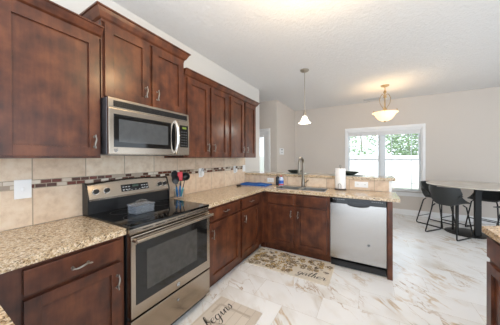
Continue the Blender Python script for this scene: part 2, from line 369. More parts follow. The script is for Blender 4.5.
# ------------------------------------------------------------ outdoors beyond the window
GRASS = plain('grass', (120, 150, 80), .9, var=.3, scale=3)
PATIO = plain('pale_concrete', (214, 210, 202), .8, var=.05, scale=2)
FENCE = plain('white_vinyl_fence', (240, 240, 238), .5, var=.02)
LEAF = plain('leaf_green', (150, 176, 132), .7, var=.4, scale=3)
BARK = plain('bark', (150, 142, 128), .9, var=.2)
struct(MB().box(-6, 14, YB+.13, 30, -.2, -.1).build('lawn', GRASS))
struct(MB().box(-2.5, 5.5, YB+.14, 11, -.1, -.04).build('patio', PATIO))
fn = thing('privacy_fence', (3, 11.4, -.1), 'white vinyl privacy fence across the yard beyond the window', 'fence')
b = MB()
for k in range(64): b.box(-5+k*.25, -5+k*.25+.242, 11.4, 11.43, -.1, 1.45)
b.build('fence_boards', FENCE, fn)
b = MB(); b.box(-5, 11, 11.37, 11.40, 0, .12); b.box(-5, 11, 11.37, 11.40, 1.30, 1.42); b.build('rail', FENCE, fn)
for k in range(8): MB().box(-5+k*2.2, -4.87+k*2.2, 11.26, 11.37, -.1, 1.6, .01).build('post', FENCE, fn)
TL = ['thin leafy tree behind the fence left of the window mullion', 'full green tree behind the fence seen in the right window', 'green tree farther right behind the fence, past the window edge', 'thin tree farther left behind the fence, past the window edge']
for i, (tx, ty, hh, rr, n) in enumerate([(1.5, 14.6, 4.3, 1.0, 900), (3.85, 14.6, 4.9, 1.15, 3000), (6.6, 15.0, 5.0, 1.3, 1800), (-1.2, 15.0, 4.4, 1.2, 900)]):
    t = thing('leafy_tree', (tx, ty, -.1), TL[i], 'tree', 'trees beyond the fence')
    MB().tube([(tx, ty, -.1), (tx+.1, ty, 1.5), (tx, ty+.1, 3), (tx+.05, ty, hh-1)], [.05, .045, .04, .03]).build('trunk', BARK, t)
    b = MB(); tb = b.b
    for k in range(n):
        th = random.uniform(0, 2*PI); ph = math.acos(random.uniform(-1, 1)); q = random.uniform(.25, 1)**.5*rr
        c = Vector((tx+q*math.sin(ph)*math.cos(th), ty+q*math.sin(ph)*math.sin(th), 2.25+q*math.cos(ph)*1.05))
        e = Matrix.Rotation(random.uniform(0, 6.3), 3, 'Z') @ Matrix.Rotation(random.uniform(-1, 1), 3, 'X'); s_ = random.uniform(.05, .11)
        vs = [tb.verts.new(c+e @ Vector(p)*s_) for p in ((-1, 0, 0), (-.2, -.6, .1), (1, 0, -.1), (-.2, .6, .1))]; tb.faces.new(vs)
    b.build('foliage', LEAF, t)

# ------------------------------------------------------------ wall tile
bt = thing('tile_backsplash', (.008, 1.5, 1.14), 'beige travertine tile backsplash with a mosaic band along the left counter wall', 'backsplash')
y0, y1 = -.5, 3.27
MB().box(.001, .008, y0, y1, .9155, 1.168).build('lower_tiles', TILE, bt)
MB().box(.001, .010, y0, y1, 1.168, 1.223).build('mosaic_band', MOS, bt)
MB().box(.001, .008, y0, y1, 1.223, 1.3715).build('upper_tiles', TILET, bt)
MB().box(.001, .008, .76, 1.52, 1.3716, 1.395).build('tile_strip', TILET, bt)

# ------------------------------------------------------------ cabinet helpers
def shaker(axis, pos, a0, a1, z0, z1, fr=.058, th=.022, rec=.015):
    """framed panel door; axis 'x+' faces +X, 'y-' faces -Y, 'x-' faces -X; pos = plane of its back"""
    b = MB()
    def bx(p, q, r, s_, t0, t1, bev=.0015):
        if axis == 'x+': b.box(pos+t0, pos+t1, p, q, r, s_, bev)
        elif axis == 'x-': b.box(pos-t1, pos-t0, p, q, r, s_, bev)
        else: b.box(p, q, pos-t1, pos-t0, r, s_, bev)
    if fr == 0: bx(a0, a1, z0, z1, 0, th, .004); return b
    bx(a0, a0+fr, z0, z1, 0, th); bx(a1-fr, a1, z0, z1, 0, th); bx(a0+fr, a1-fr, z0, z0+fr, 0, th); bx(a0+fr, a1-fr, z1-fr, z1, 0, th)
    bx(a0+fr-.002, a1-fr+.002, z0+fr-.002, z1-fr+.002, 0, th-rec, 0)
    return b
def pull(axis, pos, a, z, vertical, parent, L=.088):
    b = MB(); pts = []; n = 12
    for i in range(n+1):
        t = i/n*2-1; out = .030-.006*t*t; w = .004*math.sin(t*PI)
        pts.append((t*L/2, w, out))
    rs = [.0036+.0022*math.cos((i/n*2-1)*PI/2)**2 for i in range(n+1)]
    def P(l, w, o):
        da, dz = (w, l) if vertical else (l, w)
        if axis == 'x+': return (pos+o, a+da, z+dz)
        if axis == 'x-': return (pos-o, a+da, z+dz)
        return (a+da, pos-o, z+dz)
    b.tube([P(*p) for p in pts], rs, 8)
    for s_ in (-1, 1):
        b.tube([P(s_*L*.40, 0, 0), P(s_*L*.40, 0, .028)], .0045, 8); b.tube([P(s_*L*.40, 0, 0), P(s_*L*.40, 0, .004)], .008, 8)
        b.tube([P(s_*L*.46, 0, .026), P(s_*L*.54, 0, .030)], [.006, .003], 8)
    return b.build('pull_handle', PULL, parent, True)

# left base cabinet (drawer over door)
c = thing('base_cabinet', (.3, .2, 0), 'dark cherry base cabinet with one drawer over a door left of the stove', 'cabinet')
b = MB(); b.box(.02, .61, .17, .752, .10, .8755); b.box(.02, .54, .17, .752, 0, .10); b.build('body', WOOD, c)
d = shaker('x+', .61, .297, .727, .737, .853, 0).build('drawer', WOOD, c); pull('x+', .63, .512, .788, False, d)
d = shaker('x+', .61, .297, .727, .125, .712).build('door', WOOD, c); pull('x+', .63, .699, .60, True, d)
c = thing('corner_cabinet', (.6, -.15, 0), 'dark cherry corner cabinet under the granite return in the lower left corner', 'cabinet')
b = MB(); b.box(.02, .61, -.45, .168, .10, .8755); b.box(.61, 1.2, -.45, .13, .10, .8755); b.box(.02, 1.2, -.45, .06, 0, .10); b.build('body', WOOD, c)
shaker('x+', 1.2, -.43, .11, .13, .86).build('end_panel', WOOD, c)
# base cabinets right of the stove
c = thing('base_cabinet', (.3, 1.83, 0), 'dark cherry base cabinet with one drawer immediately right of the stove', 'cabinet')
b = MB(); b.box(.02, .61, 1.524, 2.139, .10, .8755); b.box(.02, .54, 1.524, 2.139, 0, .10); b.build('body', WOOD, c)
d = shaker('x+', .61, 1.555, 2.12, .737, .853, 0).build('drawer', WOOD, c); pull('x+', .63, 1.83, .795, False, d)
d = shaker('x+', .61, 1.555, 2.12, .125, .712).build('door', WOOD, c); pull('x+', .63, 1.605, .60, True, d)
c = thing('base_cabinet', (.3, 2.45, 0), 'narrower dark cherry base cabinet in the inner corner beside the sink cabinet', 'cabinet')
b = MB(); b.box(.02, .61, 2.141, 2.788, .10, .8755); b.box(.02, .54, 2.141, 2.788, 0, .10); b.build('body', WOOD, c)
d = shaker('x+', .61, 2.165, 2.62, .737, .853, 0).build('drawer', WOOD, c); pull('x+', .63, 2.39, .797, False, d)
d = shaker('x+', .61, 2.165, 2.62, .125, .712).build('door', WOOD, c); pull('x+', .63, 2.222, .60, True, d)
# sink cabinet, hollow where the basins hang
c = thing('sink_cabinet', (1.08, 3.0, 0), 'dark cherry sink cabinet with two doors under the kitchen sink', 'cabinet')
b = MB(); b.box(.02, 1.560, 2.79, 2.81, .10, .8755); b.box(.02, .62, 2.812, 3.262, .10, .8755); b.box(1.54, 1.560, 2.81, 3.262, .10, .8755); b.box(.62, 1.54, 2.81, 3.262, .10, .12); b.box(.62, 1.56, 2.86, 3.262, 0, .10); b.box(.545, .62, 2.845, 3.2, 0, .10); b.build('body', WOOD, c)
for a0, a1, s_ in ((.705, 1.09, 1), (1.125, 1.525, -1)):
    shaker('y-', 2.79, a0, a1, .715, .845, 0).build('false_drawer_front', WOOD, c)
    d = shaker('y-', 2.79, a0, a1, .125, .69).build('door', WOOD, c); pull('y-', 2.77, (a1-.035 if s_ > 0 else a0+.03), .59, True, d)
tag(MB().box(2.172, 2.222, 2.768, 3.268, 0, .8755, .002).build('end_panel', WOOD), 'tall dark cherry end panel closing the peninsula right of the dishwasher', 'panel')

# countertops
b = MB(); b.slab([.009, .636, 1.25], [-.5, .165, .757], .876, .914, lambda x, y: x < .636 or y < .165)
tag(b.build('countertop', GRAN), 'speckled granite countertop left of the stove wrapping to the near corner', 'countertop')
SX = [.009, .636, .77, 1.115, 1.15, 1.485, 2.29]; SY = [1.523, 2.763, 2.87, 3.165, 3.268]
b = MB(); b.slab(SX, SY, .876, .914, lambda x, y: (x < .636 or y > 2.763) and not (2.87 < y < 3.165 and (.77 < x < 1.115 or 1.15 < x < 1.485)))
tag(b.build('countertop', GRAN), 'speckled granite countertop holding the sink and running right of the stove', 'countertop')
struct(MB().box(.001, 2.255, 3.278, 3.39, 0, 1.059).build('wall_peninsula', WHITE))
MB().box(.01, 2.222, 3.27, 3.2775, .9155, 1.059).build('peninsula_tiles', TILEP, None)
tag(bpy.data.objects['peninsula_tiles'], 'low strip of beige tile between the sink counter and the raised bar', 'backsplash')
b = MB(); b.box(.001, 2.29, 3.245, 3.62, 1.06, 1.098, .004)
tag(b.build('raised_countertop', GRAN), 'raised granite bar ledge behind the sink', 'countertop')
# sink
s = thing('kitchen_sink', (1.13, 3.02, .70), 'stainless double bowl sink set under the granite below the faucet', 'sink')
SINK = steel('sink_steel', (200, 198, 195), .38)
for a0, a1 in ((.771, 1.114), (1.151, 1.484)):
    b = MB(); z0, z1 = .70, .9145; p_, q_ = 2.871, 3.164
    b.box(a0, a1, p_, p_+.004, z0, z1); b.box(a0, a1, q_-.004, q_, z0, z1); b.box(a0, a0+.004, p_+.004, q_-.004, z0, z1); b.box(a1-.004, a1, p_+.004, q_-.004, z0, z1); b.box(a0, a1, p_, q_, z0-.006, z0)
    b.slab([a0-.008, a0+.003, a1-.003, a1+.008], [p_-.008, p_+.003, q_-.003, q_+.008], .9145, .9175, lambda x, y: not (a0+.003 < x < a1-.003 and p_+.003 < y < q_-.003))
    o = b.build('basin', SINK, s)
    MB().lathe([(0, .004), (.03, .004), (.042, .001), (.042, 0)], ((a0+a1)/2, 3.02, .70)).build('drain', CHROME, o)
# faucet
f = thing('faucet', (1.10, 3.215, .914), 'tall brushed steel gooseneck faucet behind the sink', 'faucet')
b = MB(); b.lathe([(0, 0), (.034, 0), (.034, .012), (.026, .02), (.024, .12), (.019, .13), (0, .13)], (1.10, 3.215, .914)); b.build('base', NICKEL, f, True)
pts = [(1.10, 3.215, 1.02), (1.10, 3.215, 1.28)]+[(1.10-.01*(1-math.cos(a)), 3.215-.075*(1-math.cos(a)), 1.28+.085*math.sin(a)) for a in [k*PI/10 for k in range(1, 11)]]+[(1.08, 3.065, 1.20)]
MB().tube(pts, .0175, 12).build('spout', NICKEL, f, True)
MB().tube([(1.08, 3.065, 1.21), (1.08, 3.065, 1.19), (1.08, 3.065, 1.12), (1.08, 3.065, 1.105)], [.018, .021, .022, .018], 12).build('spray_head', NICKEL, f, True)
MB().tube([(1.115, 3.215, .985), (1.15, 3.21, .99), (1.19, 3.20, 1.03)], [.012, .009, .006], 10).build('lever', NICKEL, f, True)

# ------------------------------------------------------------ upper cabinets
def crown(x1, y0, y1, z0, z1, out, parent, r0, r1):
    """flaring crown moulding swept round the front and the open ends"""
    prof = [(0, 0), (.010, 0), (.012, .18), (.30, .30), (.62, .62), (.80, .86), (1.0, .88), (1.0, 1.0)]
    pts = [(out*p, z0+(z1-z0)*q) for p, q in prof]
    t = bmesh.new(); rows = []
    path = ([(0.011, y0, 0, -1)] if r0 else [])+[(x1, y0, 1, -1 if r0 else 0), (x1, y1, 1, 1 if r1 else 0)]+([(0.011, y1, 0, 1)] if r1 else [])
    for (px, py, nx, ny) in path: rows.append([t.verts.new((px+nx*o_, py+ny*o_, z)) for o_, z in pts]+[t.verts.new((px-(.012 if nx else 0), py-ny*.012, z1)), t.verts.new((px-(.012 if nx else 0), py-ny*.012, z0))])
    n = len(rows[0])
    for A, B in zip(rows, rows[1:]):
        for k in range(n): t.faces.new((A[k], B[k], B[(k+1) % n], A[(k+1) % n]))
    t.faces.new(rows[0]); t.faces.new(rows[-1][::-1]); bmesh.ops.recalc_face_normals(t, faces=t.faces)
    b = MB(); b._merge(t); return b.build('crown_moulding', WOOD, parent)
c = thing('wall_cabinet', (.17, .35, 1.372), 'big cherry wall cabinet above the counter left of the microwave', 'cabinet')
MB().box(.011, .315, -.35, .756, 1.372, 2.26).build('body', WOOD, c)
d = shaker('x+', .315, .262, .742, 1.385, 2.225, .062, .021).build('door', WOOD, c); pull('x+', .336, .706, 1.485, True, d)
d = shaker('x+', .315, -.22, .256, 1.385, 2.225, .062, .021).build('door', WOOD, c)
crown(.326, -.35, .756, 2.225, 2.297, .055, c, 0, 0)
c = thing('wall_cabinet', (.17, 1.14, 1.81), 'two door cherry cabinet mounted higher above the microwave', 'cabinet')
MB().box(.011, .325, .758, 1.522, 1.811, 2.40).build('body', WOOD, c)
d = shaker('x+', .325, .775, 1.125, 1.825, 2.36, .062, .021).build('door', WOOD, c); pull('x+', .346, 1.086, 1.93, True, d)
d = shaker('x+', .325, 1.155, 1.507, 1.825, 2.36, .062, .021).build('door', WOOD, c); pull('x+', .346, 1.196, 1.93, True, d)
crown(.336, .758, 1.522, 2.36, 2.453, .048, c, 1, 1)
LC = ['cherry wall cabinet pair immediately right of the microwave', 'cherry wall cabinet pair at the far end of the upper row']
for i, ya in enumerate((1.524, 2.318)):
    c = thing('wall_cabinet', (.17, ya+.4, 1.372), LC[i], 'cabinet')
    MB().box(.011, .315, ya, ya+.792, 1.372, 2.26).build('body', WOOD, c)
    for a0, a1, h in ((ya+.045, ya+.392, ya+.355), (ya+.425, ya+.762, ya+.468)):
        d = shaker('x+', .315, a0, a1, 1.385, 2.225, .058, .020).build('door', WOOD, c); pull('x+', .335, h, 1.493, True, d)
    crown(.326, ya, ya+.792, 2.225, 2.303, .050, c, 0, i)

# ------------------------------------------------------------ emblem used on the appliances
def emblem(axis, p, r, parent):
    b = MB()
    def Q(a, z, o): return (p[0]+o, p[1]+a, p[2]+z) if axis == 'x+' else (p[0]+a, p[1]-o, p[2]+z)
    b.tube([Q(0, 0, 0), Q(0, 0, .002)], r, 20); o = b.build('emblem', DKGREY, parent)
    e = MB(); e.tube([Q(r*.85*math.cos(k*PI/10), r*.85*math.sin(k*PI/10), .0025) for k in range(21)], r*.07, 5)
    # monogram: a looped G and E
    G = [(-.05, .35), (-.35, .45), (-.55, .1), (-.4, -.35), (-.1, -.25), (-.08, .02), (-.3, -.02)]
    Ee = [(.5, .35), (.2, .45), (.08, .22), (.3, .04), (.05, -.15), (.2, -.42), (.55, -.28)]
    for g in (G, Ee): e.tube([Q(u*r, w*r, .0025) for u, w in g], r*.08, 5)
    e.build('monogram', LTGREY, o); return o

# ------------------------------------------------------------ microwave
m = thing('microwave', (.2, 1.14, 1.39), 'stainless over-the-range microwave with a curved handle', 'microwave')
X = .385
MB().box(.012, X, .762, 1.518, 1.398, 1.808, .003).build('housing', steel('dark_side_steel', (120, 120, 124), .4), m)
b = MB(); b.box(X, X+.02, .764, 1.516, 1.735, 1.808, .003); b.box(X, X+.012, .764, 1.516, 1.398, 1.406); fr = b.build('vent_grille', STEEL, m)
MB().box(X+.020, X+.0215, .80, 1.49, 1.745, 1.79).build('grille_slot', BLACKP, fr)
b = MB()
for k in range(46): b.box(X+.0215, X+.024, .805+k*.0149, .808+k*.0149, 1.746, 1.789)
for k in range(4): b.box(X+.0215, X+.025, .80, 1.49, 1.752+k*.0095, 1.754+k*.0095)
b.build('grille_fins', BLACKM, fr)
dr = MB().box(X, X+.026, .764, 1.372, 1.400, 1.733, .004).build('door', STEEL, m)
MB().box(X+.026, X+.028, .798, 1.292, 1.452, 1.692, .001).build('window_surround', BLACKG, dr)
MB().box(X+.028, X+.029, .832, 1.258, 1.488, 1.658).build('window', MWG, dr)
b = MB(); pts = [(X+.026+.045*math.sin(k*PI/14)**.6, 1.338, 1.418+.297*k/14) for k in range(15)]; b.tube(pts, [.0145]*15, 10)
b.build('handle', CHROME, dr, True)
b = MB(); b.prism([(1.322+.022*math.cos(k*PI/12), 1.567+.125*math.sin(k*PI/12)) for k in range(24)], X+.026, X+.0275, 'x'); b.build('grip_recess', BLACKG, dr)
emblem('x+', (X+.026, .812, 1.428), .012, dr)
pn = MB().box(X, X+.024, 1.376, 1.516, 1.400, 1.733, .003).build('control_panel', STEEL, m)
MB().box(X+.024, X+.026, 1.400, 1.500, 1.475, 1.690, .001).build('keypad', BLACKG, pn)
MB().box(X+.026, X+.0265, 1.428, 1.478, 1.655, 1.675).build('display', GREEN, pn)
b = MB()
for r_ in range(6):
    for q in range(3): b.box(X+.026, X+.0266, 1.412+q*.028, 1.430+q*.028, 1.490+r_*.026, 1.500+r_*.026)
b.build('keys', DKGREY, pn)

# ------------------------------------------------------------ stove
st = thing('stove', (.35, 1.14, 0), 'stainless electric range with a black glass cooktop between the counters', 'stove')
Y0, Y1 = .7595, 1.5205
b = MB(); b.box(.03, .625, Y0, Y1, .03, .905); b.build('body', BLACKM, st)
MB().box(.012, .668, Y0, Y1, .905, .925, .004).build('cooktop', BLACKG, st)
for (x, y, r_) in ((.22, .95, .08), (.22, 1.33, .10), (.47, .96, .115), (.47, 1.33, .085)):
    MB().lathe([(r_, 0), (r_+.0025, 0), (r_+.0025, .0004), (r_, .0004)], (x, y, .925), 40).build('burner_ring', DKGREY, st)
# backguard: sloped steel console above a black foot
b = MB(); b.prism([(.012, .925), (.085, .925), (.085, 1.03), (.012, 1.03)], Y0, Y1); b.build('backguard_foot', BLACKP, st)
bg_ = MB(); t = bmesh.new(); rows = []
for k in range(13):
    u = k/12; y = Y0+(Y1-Y0)*u; top = 1.165+.020*math.sin(u*PI)
    rows.append([t.verts.new(p) for p in ((.012, y, 1.03), (.100, y, 1.03), (.100, y, 1.045), (.062, y, top-.012), (.050, y, top), (.012, y, top))])
for A, B in zip(rows, rows[1:]):
    for k in range(6): t.faces.new((A[k], B[k], B[(k+1) % 6], A[(k+1) % 6]))
t.faces.new(rows[0]); t.faces.new(rows[-1][::-1]); bmesh.ops.recalc_face_normals(t, faces=t.faces); bg_._merge(t)
cons = bg_.build('console', STEEL, st)
for ya, yb in ((Y0-.0005, Y0+.010), (Y1-.010, Y1+.0005)): MB().prism([(.012, .925), (.10, .925), (.104, 1.045), (.066, 1.158), (.052, 1.170), (.012, 1.170)], ya, yb).build('end_cap', BLACKP, st)
sl = lambda z: .100-(z-1.045)/.117*.038  # console face depth at height z
def kn(y, z):
    nx, nz = math.cos(.314), math.sin(.314); x = sl(z)
    b = MB(); b.tube([(x, y, z), (x+nx*.005, y, z+nz*.005)], .025, 20); k = b.build('knob_skirt', CHROME, cons)
    b = MB(); b.tube([(x+nx*.005, y, z+nz*.005), (x+nx*.026, y, z+nz*.026)], [.020, .017], 20); b.box(x+.018, x+.030, y-.004, y+.004, z-.010, z+.024, .002); b.build('knob', BLACKP, cons, True)
for y in (.822, .902, 1.405, 1.468): kn(y, 1.098)
tm = Matrix.Translation((sl(1.10), 1.15, 1.10)) @ Matrix.Rotation(-.314, 4, 'Y')
MB().box(0, .003, -.130, .130, -.030, .032, .001).xf(tm).build('control_display', BLACKG, cons)
b = MB(); b.box(.003, .0036, -.03, .03, .006, .022)
b.xf(tm); b.build('clock', plain('dim_clock', (60, 84, 74), .3), cons)
b = MB()
for q in range(10):
    if 3 <= q <= 6: continue
    for r_ in range(2): b.box(.003, .0036, -.118+q*.025, -.102+q*.025, -.018+r_*.024, -.010+r_*.024)
for q in range(7): b.box(.003, .0036, -.118+q*.037, -.106+q*.037, -.024, -.019)
b.xf(tm); b.build('control_marks', GREYM, cons)
# trim strip, oven door, drawer
b = MB(); b.box(.625, .662, Y0+.002, Y1-.002, .868, .904, .003); b.build('front_trim', STEEL, st)
b = MB()
for k in range(6): b.box(.662, .6625, Y0+.09+k*.1, Y0+.17+k*.1, .884, .890)
b.build('vent_slots', BLACKP, st)
od = MB().box(.628, .676, Y0+.003, Y1-.003, .325, .862, .006).build('oven_door', STEEL, st)
MB().box(.676, .679, Y0+.035, Y1-.045, .405, .803, .0012).build('door_glass', OVENG, od)
MB().box(.679, .6795, .870, 1.345, .470, .745).build('oven_window', OVENI, od)
b = MB(); b.tube([(.722, Y0+.012, .838), (.722, Y1-.012, .838)], .0135, 14)
for y in (Y0+.02, Y1-.02): b.tube([(.676, y, .836), (.722, y, .838)], [.013, .012], 12)
b.build('handle', STEEL, od, True)
emblem('x+', (.676, 1.14, .362), .016, od)
dw = MB().box(.628, .672, Y0+.003, Y1-.003, .085, .308, .006).build('storage_drawer', STEEL, st)
MB().box(.60, .640, Y0+.004, Y1-.004, .308, .325).build('shadow_gap', BLACKP, st)
emblem('x+', (.672, 1.14, .235), .010, dw)
b = MB(); b.box(.06, .58, Y0+.03, Y1-.03, 0, .032); b.build('foot_plinth', BLACKP, st)

# ------------------------------------------------------------ dishwasher
d = thing('dishwasher', (1.866, 3.0, 0), 'stainless dishwasher with a black control strip in the peninsula', 'dishwasher')
MB().box(1.572, 2.162, 2.80, 3.25, .08, .870).build('tub', BLACKM, d)
# door outline with the scooped pocket of the handle
pts = [(1.570, .118), (2.164, .118), (2.164, .802)]
for k in range(17):
    a = k/16; x = 2.005-.245*a; pts.append((x, .802-.030*math.sin(a*PI)**.45 if 0 < a < 1 else .802))
pts += [(1.570, .802)]
MB().prism(pts, 2.772, 2.802, 'y').build('door', STEELV, d)
cs = MB().box(1.570, 2.164, 2.776, 2.80, .806, .872, .002)
cs.prism([(1.76+.245*k/12, .806-.022*math.sin(k/12*PI)**.5) for k in range(13)][::-1]+[(1.76, .822), (2.005, .822)], 2.785, 2.80, 'y')
cs = cs.build('control_strip', BLACKG, d)
MB().box(1.765, 2.0, 2.7745, 2.776, .818, .850).build('handle_recess', plain('pocket_glass', (30, 34, 40), .2), cs)
b = MB()
for k in range(6): b.box(1.60+k*.024, 1.612+k*.024, 2.7755, 2.776, .848, .854)
for k in range(6): b.box(2.02+k*.02, 2.03+k*.02, 2.7755, 2.776, .848, .854)
b.build('control_marks', GREYM, cs)
emblem('y-', (1.99, 2.772, .340), .015, d)
MB().box(1.572, 2.162, 2.80, 2.85, .012, .112, .003).build('kick_plate', BLACKP, d)

# ------------------------------------------------------------ right-hand counter unit
ir = thing('base_cabinet', (3.0, 1.6, 0), 'dark cherry cabinet cut off at the right edge under granite', 'cabinet')
b = MB(); b.prism([(2.69, .75), (3.4, .75), (3.4, 1.975), (2.69, 1.975)], .10, .8755, 'z'); b.prism([(2.75, .8), (3.4, .8), (3.4, 1.94), (2.75, 1.94)], 0, .10, 'z'); b.build('body', WOOD, ir)
for a0, a1, h in ((1.36, 1.957, 1.81), (.76, 1.35, 1.3)):
    dd = shaker('x-', 2.69, a0, a1, .715, .842, 0).build('drawer', WOOD, ir); pull('x-', 2.67, (a0+a1)/2, .78, False, dd)
    dd = shaker('x-', 2.69, a0, a1, .125, .682).build('door', WOOD, ir); pull('x-', 2.67, a0+.05, .56, True, dd)
MB().prism([(2.642, .72), (3.43, .72), (3.43, 2.04), (2.80, 2.04), (2.642, 1.945)], .876, .914, 'z').build('countertop', GRAN)
tag(bpy.data.objects['countertop.002'], 'granite countertop with a clipped corner cut off by the right edge', 'countertop')

# ------------------------------------------------------------ mats
RUGA = plain('cream_mat', (222, 212, 196), .95, var=.06, scale=30)
RUGF = [plain('print_gold', (172, 140, 78), .95, var=.2, scale=40), plain('print_taupe', (142, 124, 100), .95, var=.2, scale=40), plain('print_brown', (78, 64, 52), .95, var=.2)]
INK = plain('black_ink', (34, 30, 28), .9)
def wash(b, cx, cy, z, r, n, a0):
    t = b.b; c0 = Vector((cx, cy, z))
    for k in range(n):
        a = a0+2*PI*k/n; d_ = Vector((math.cos(a), math.sin(a), 0)); p_ = Vector((-d_.y, d_.x, 0))
        t.faces.new([t.verts.new(q) for q in (c0+d_*r*.12, c0+d_*r*.6+p_*r*.3, c0+d_*r, c0+d_*r*.6-p_*r*.3)])
GL = {'g': ([[(.8, .8), (.5, 1), (.15, .75), (.08, .3), (.35, 0), (.7, .25), (.85, .95), (.8, .2), (.62, -.75), (.2, -1.0), (-.05, -.65), (.4, -.25), (1.1, .2)]], 1.1),
 'a': ([[(.8, .8), (.45, 1), (.1, .7), (.08, .25), (.4, 0), (.75, .4), (.85, .95), (.8, .3), (.95, 0), (1.2, .2)]], 1.15),
 't': ([[(0, .2), (.35, 1), (.5, 1.9), (.36, 1), (.35, .2), (.55, 0), (.85, .2)], [(-.1, 1.15), (.4, 1.3), (.9, 1.3)]], .8),
 'h': ([[(0, .2), (.45, 1.2), (.62, 2.1), (.4, 2.1), (.3, 1.2), (.25, 0), (.3, .6), (.6, 1), (.8, .8), (.8, .2), (1, 0), (1.25, .2)]], 1.2),
 'e': ([[(0, .2), (.3, .5), (.7, .6), (.75, .9), (.45, 1), (.15, .7), (.15, .25), (.4, 0), (.7, .05), (1, .3)]], .95),
 'r': ([[(0, .2), (.25, .8), (.3, 1.15), (.42, .95), (.7, .95), (.7, .6), (.75, .1), (1, .05), (1.25, .3)]], 1.1),
 'b': ([[(0, .2), (.45, 1.2), (.62, 2.1), (.4, 2.1), (.28, 1.2), (.25, .2), (.5, 0), (.8, .3), (.72, .85), (.45, .9), (.9, .7)]], .95),
 'i': ([[(0, .2), (.35, 1), (.35, .3), (.5, 0), (.8, .25)], [(.4, 1.4), (.44, 1.5)]], .75),
 'n': ([[(0, .2), (.25, .95), (.25, 0), (.3, .5), (.6, 1), (.8, .8), (.8, .2), (1, 0), (1.2, .2)]], 1.15),
 's': ([[(0, .2), (.45, 1.1), (.6, .7), (.62, .25), (.4, 0), (.1, .1)]], .8)}
def smooth(p, n=5):
    o = []
    for i in range(len(p)-1):
        a, b_, c_, d_ = [Vector(p[max(0, min(len(p)-1, j))]) for j in (i-1, i, i+1, i+2)]
        for k in range(n):
            t = k/n; o.append(.5*((2*b_)+(-a+c_)*t+(2*a-5*b_+4*c_-d_)*t*t+(-a+3*b_-3*c_+d_)*t**3))
    o.append(Vector(p[-1])); return o
def script(word, org, xdir, ydir, size, z, name, parent, w=.0036):
    """pen-stroke lettering as flat ribbons, heavier on the down strokes"""
    b = MB(); x = 0; X_, Y_ = Vector(xdir), Vector(ydir); O = Vector(org); lines = []
    for ch in word:
        for stroke in GL[ch][0]: lines.append([O+X_*((q[0]+x+q[1]*.25)*size)+Y_*(q[1]*size) for q in smooth(stroke)])
        x += GL[ch][1]
    for ln in lines:
        pr_ = None; t = b.b
        for i in range(len(ln)):
            d_ = (ln[min(i+1, len(ln)-1)]-ln[max(i-1, 0)]); d_ = d_.normalized() if d_.length else Vector((1, 0))
            ww = w*(.55+1.0*max(0, -d_.dot(Y_))); n_ = Vector((-d_.y, d_.x))*ww
            cur = (t.verts.new((ln[i].x+n_.x, ln[i].y+n_.y, z)), t.verts.new((ln[i].x-n_.x, ln[i].y-n_.y, z)))
            if pr_: t.faces.new((pr_[0], cur[0], cur[1], pr_[1]))
            pr_ = cur
    return b.build(name, INK, parent)
r = thing('kitchen_mat', (1.07, 2.55, 0), 'cream floral kitchen mat in front of the sink reading gather', 'mat')
MB().box(.565, 1.622, 2.30, 2.812, .001, .011, .004).build('pad', RUGA, r)
bs = [MB(), MB(), MB()]; rnd = random.Random(3)
for k in range(260):
    x, y = rnd.uniform(.60, 1.59), rnd.uniform(2.33, 2.79)
    if x > 1.18 and y < 2.52: continue
    q = rnd.choice((0, 0, 1, 1, 2)); wash(bs[q], x, y, .0114+.0002*q+.00001*(k % 9), rnd.uniform(.016, .044)*(1 if q < 2 else .5), rnd.choice((5, 6, 7)), rnd.uniform(0, 6))
for q, n_ in enumerate(('gold_flowers', 'taupe_flowers', 'brown_leaves')): bs[q].build(n_, RUGF[q], r)
script('gather', (1.26, 2.375), (1, 0), (0, 1), .050, .0122, 'lettering', r)
def plankmat():
    m, nt, b = nodes('plank_print')
    g = nt.nodes.new('ShaderNodeNewGeometry')
    br = N(nt, 'ShaderNodeTexBrick', offset=.5); mp = nt.nodes.new('ShaderNodeMapping'); mp.inputs['Rotation'].default_value = (0, 0, PI/2); nt.links.new(g.outputs['Position'], mp.inputs[0]); nt.links.new(mp.outputs[0], br.inputs['Vector'])
    for k, vv in (('Scale', 1.0), ('Mortar Size', .002), ('Brick Width', .6), ('Row Height', .075), ('Color1', lin((214, 203, 190))), ('Color2', lin((203, 191, 177))), ('Mortar', lin((180, 167, 152)))): br.inputs[k].default_value = vv
    nt.links.new(br.outputs[0], b.inputs['Base Color']); b.inputs['Roughness'].default_value = .9; return m
r = thing('kitchen_mat', (.98, 1.2, 0), 'greige plank print kitchen mat in front of the stove reading begins', 'mat')
MB().box(.735, 1.19, .85, 1.612, .001, .011, .004).build('pad', plankmat(), r)
FAINT = plain('faded_print', (184, 171, 156), .95, var=.05)
b = MB()
def seg(b, p, q, w):
    p, q = Vector(p), Vector(q); d_ = (q-p).normalized(); n_ = Vector((-d_.y, d_.x))*w; t = b.b
    t.faces.new([t.verts.new((v_.x, v_.y, .0113)) for v_ in (p+n_, p-n_, q-n_, q+n_)])
# large faded block letters under the script (E, H, A run along the mat)
for p, q in (((.80, 1.52), (1.12, 1.52)), ((.80, 1.52), (.80, 1.40)), ((.80, 1.30), (1.10, 1.24)), ((.80, 1.30), (1.10, 1.36)), ((1.0, 1.26), (1.0, 1.34)), ((.80, 1.16), (1.12, 1.16)), ((.80, 1.02), (1.12, 1.02)), ((.96, 1.16), (.96, 1.02))): seg(b, p, q, .012)
b.build('faded_letters', FAINT, r)
script('begins', (.885, 1.25), (.12, .99), (-.99, .12), .053, .0118, 'lettering', r, .0034)

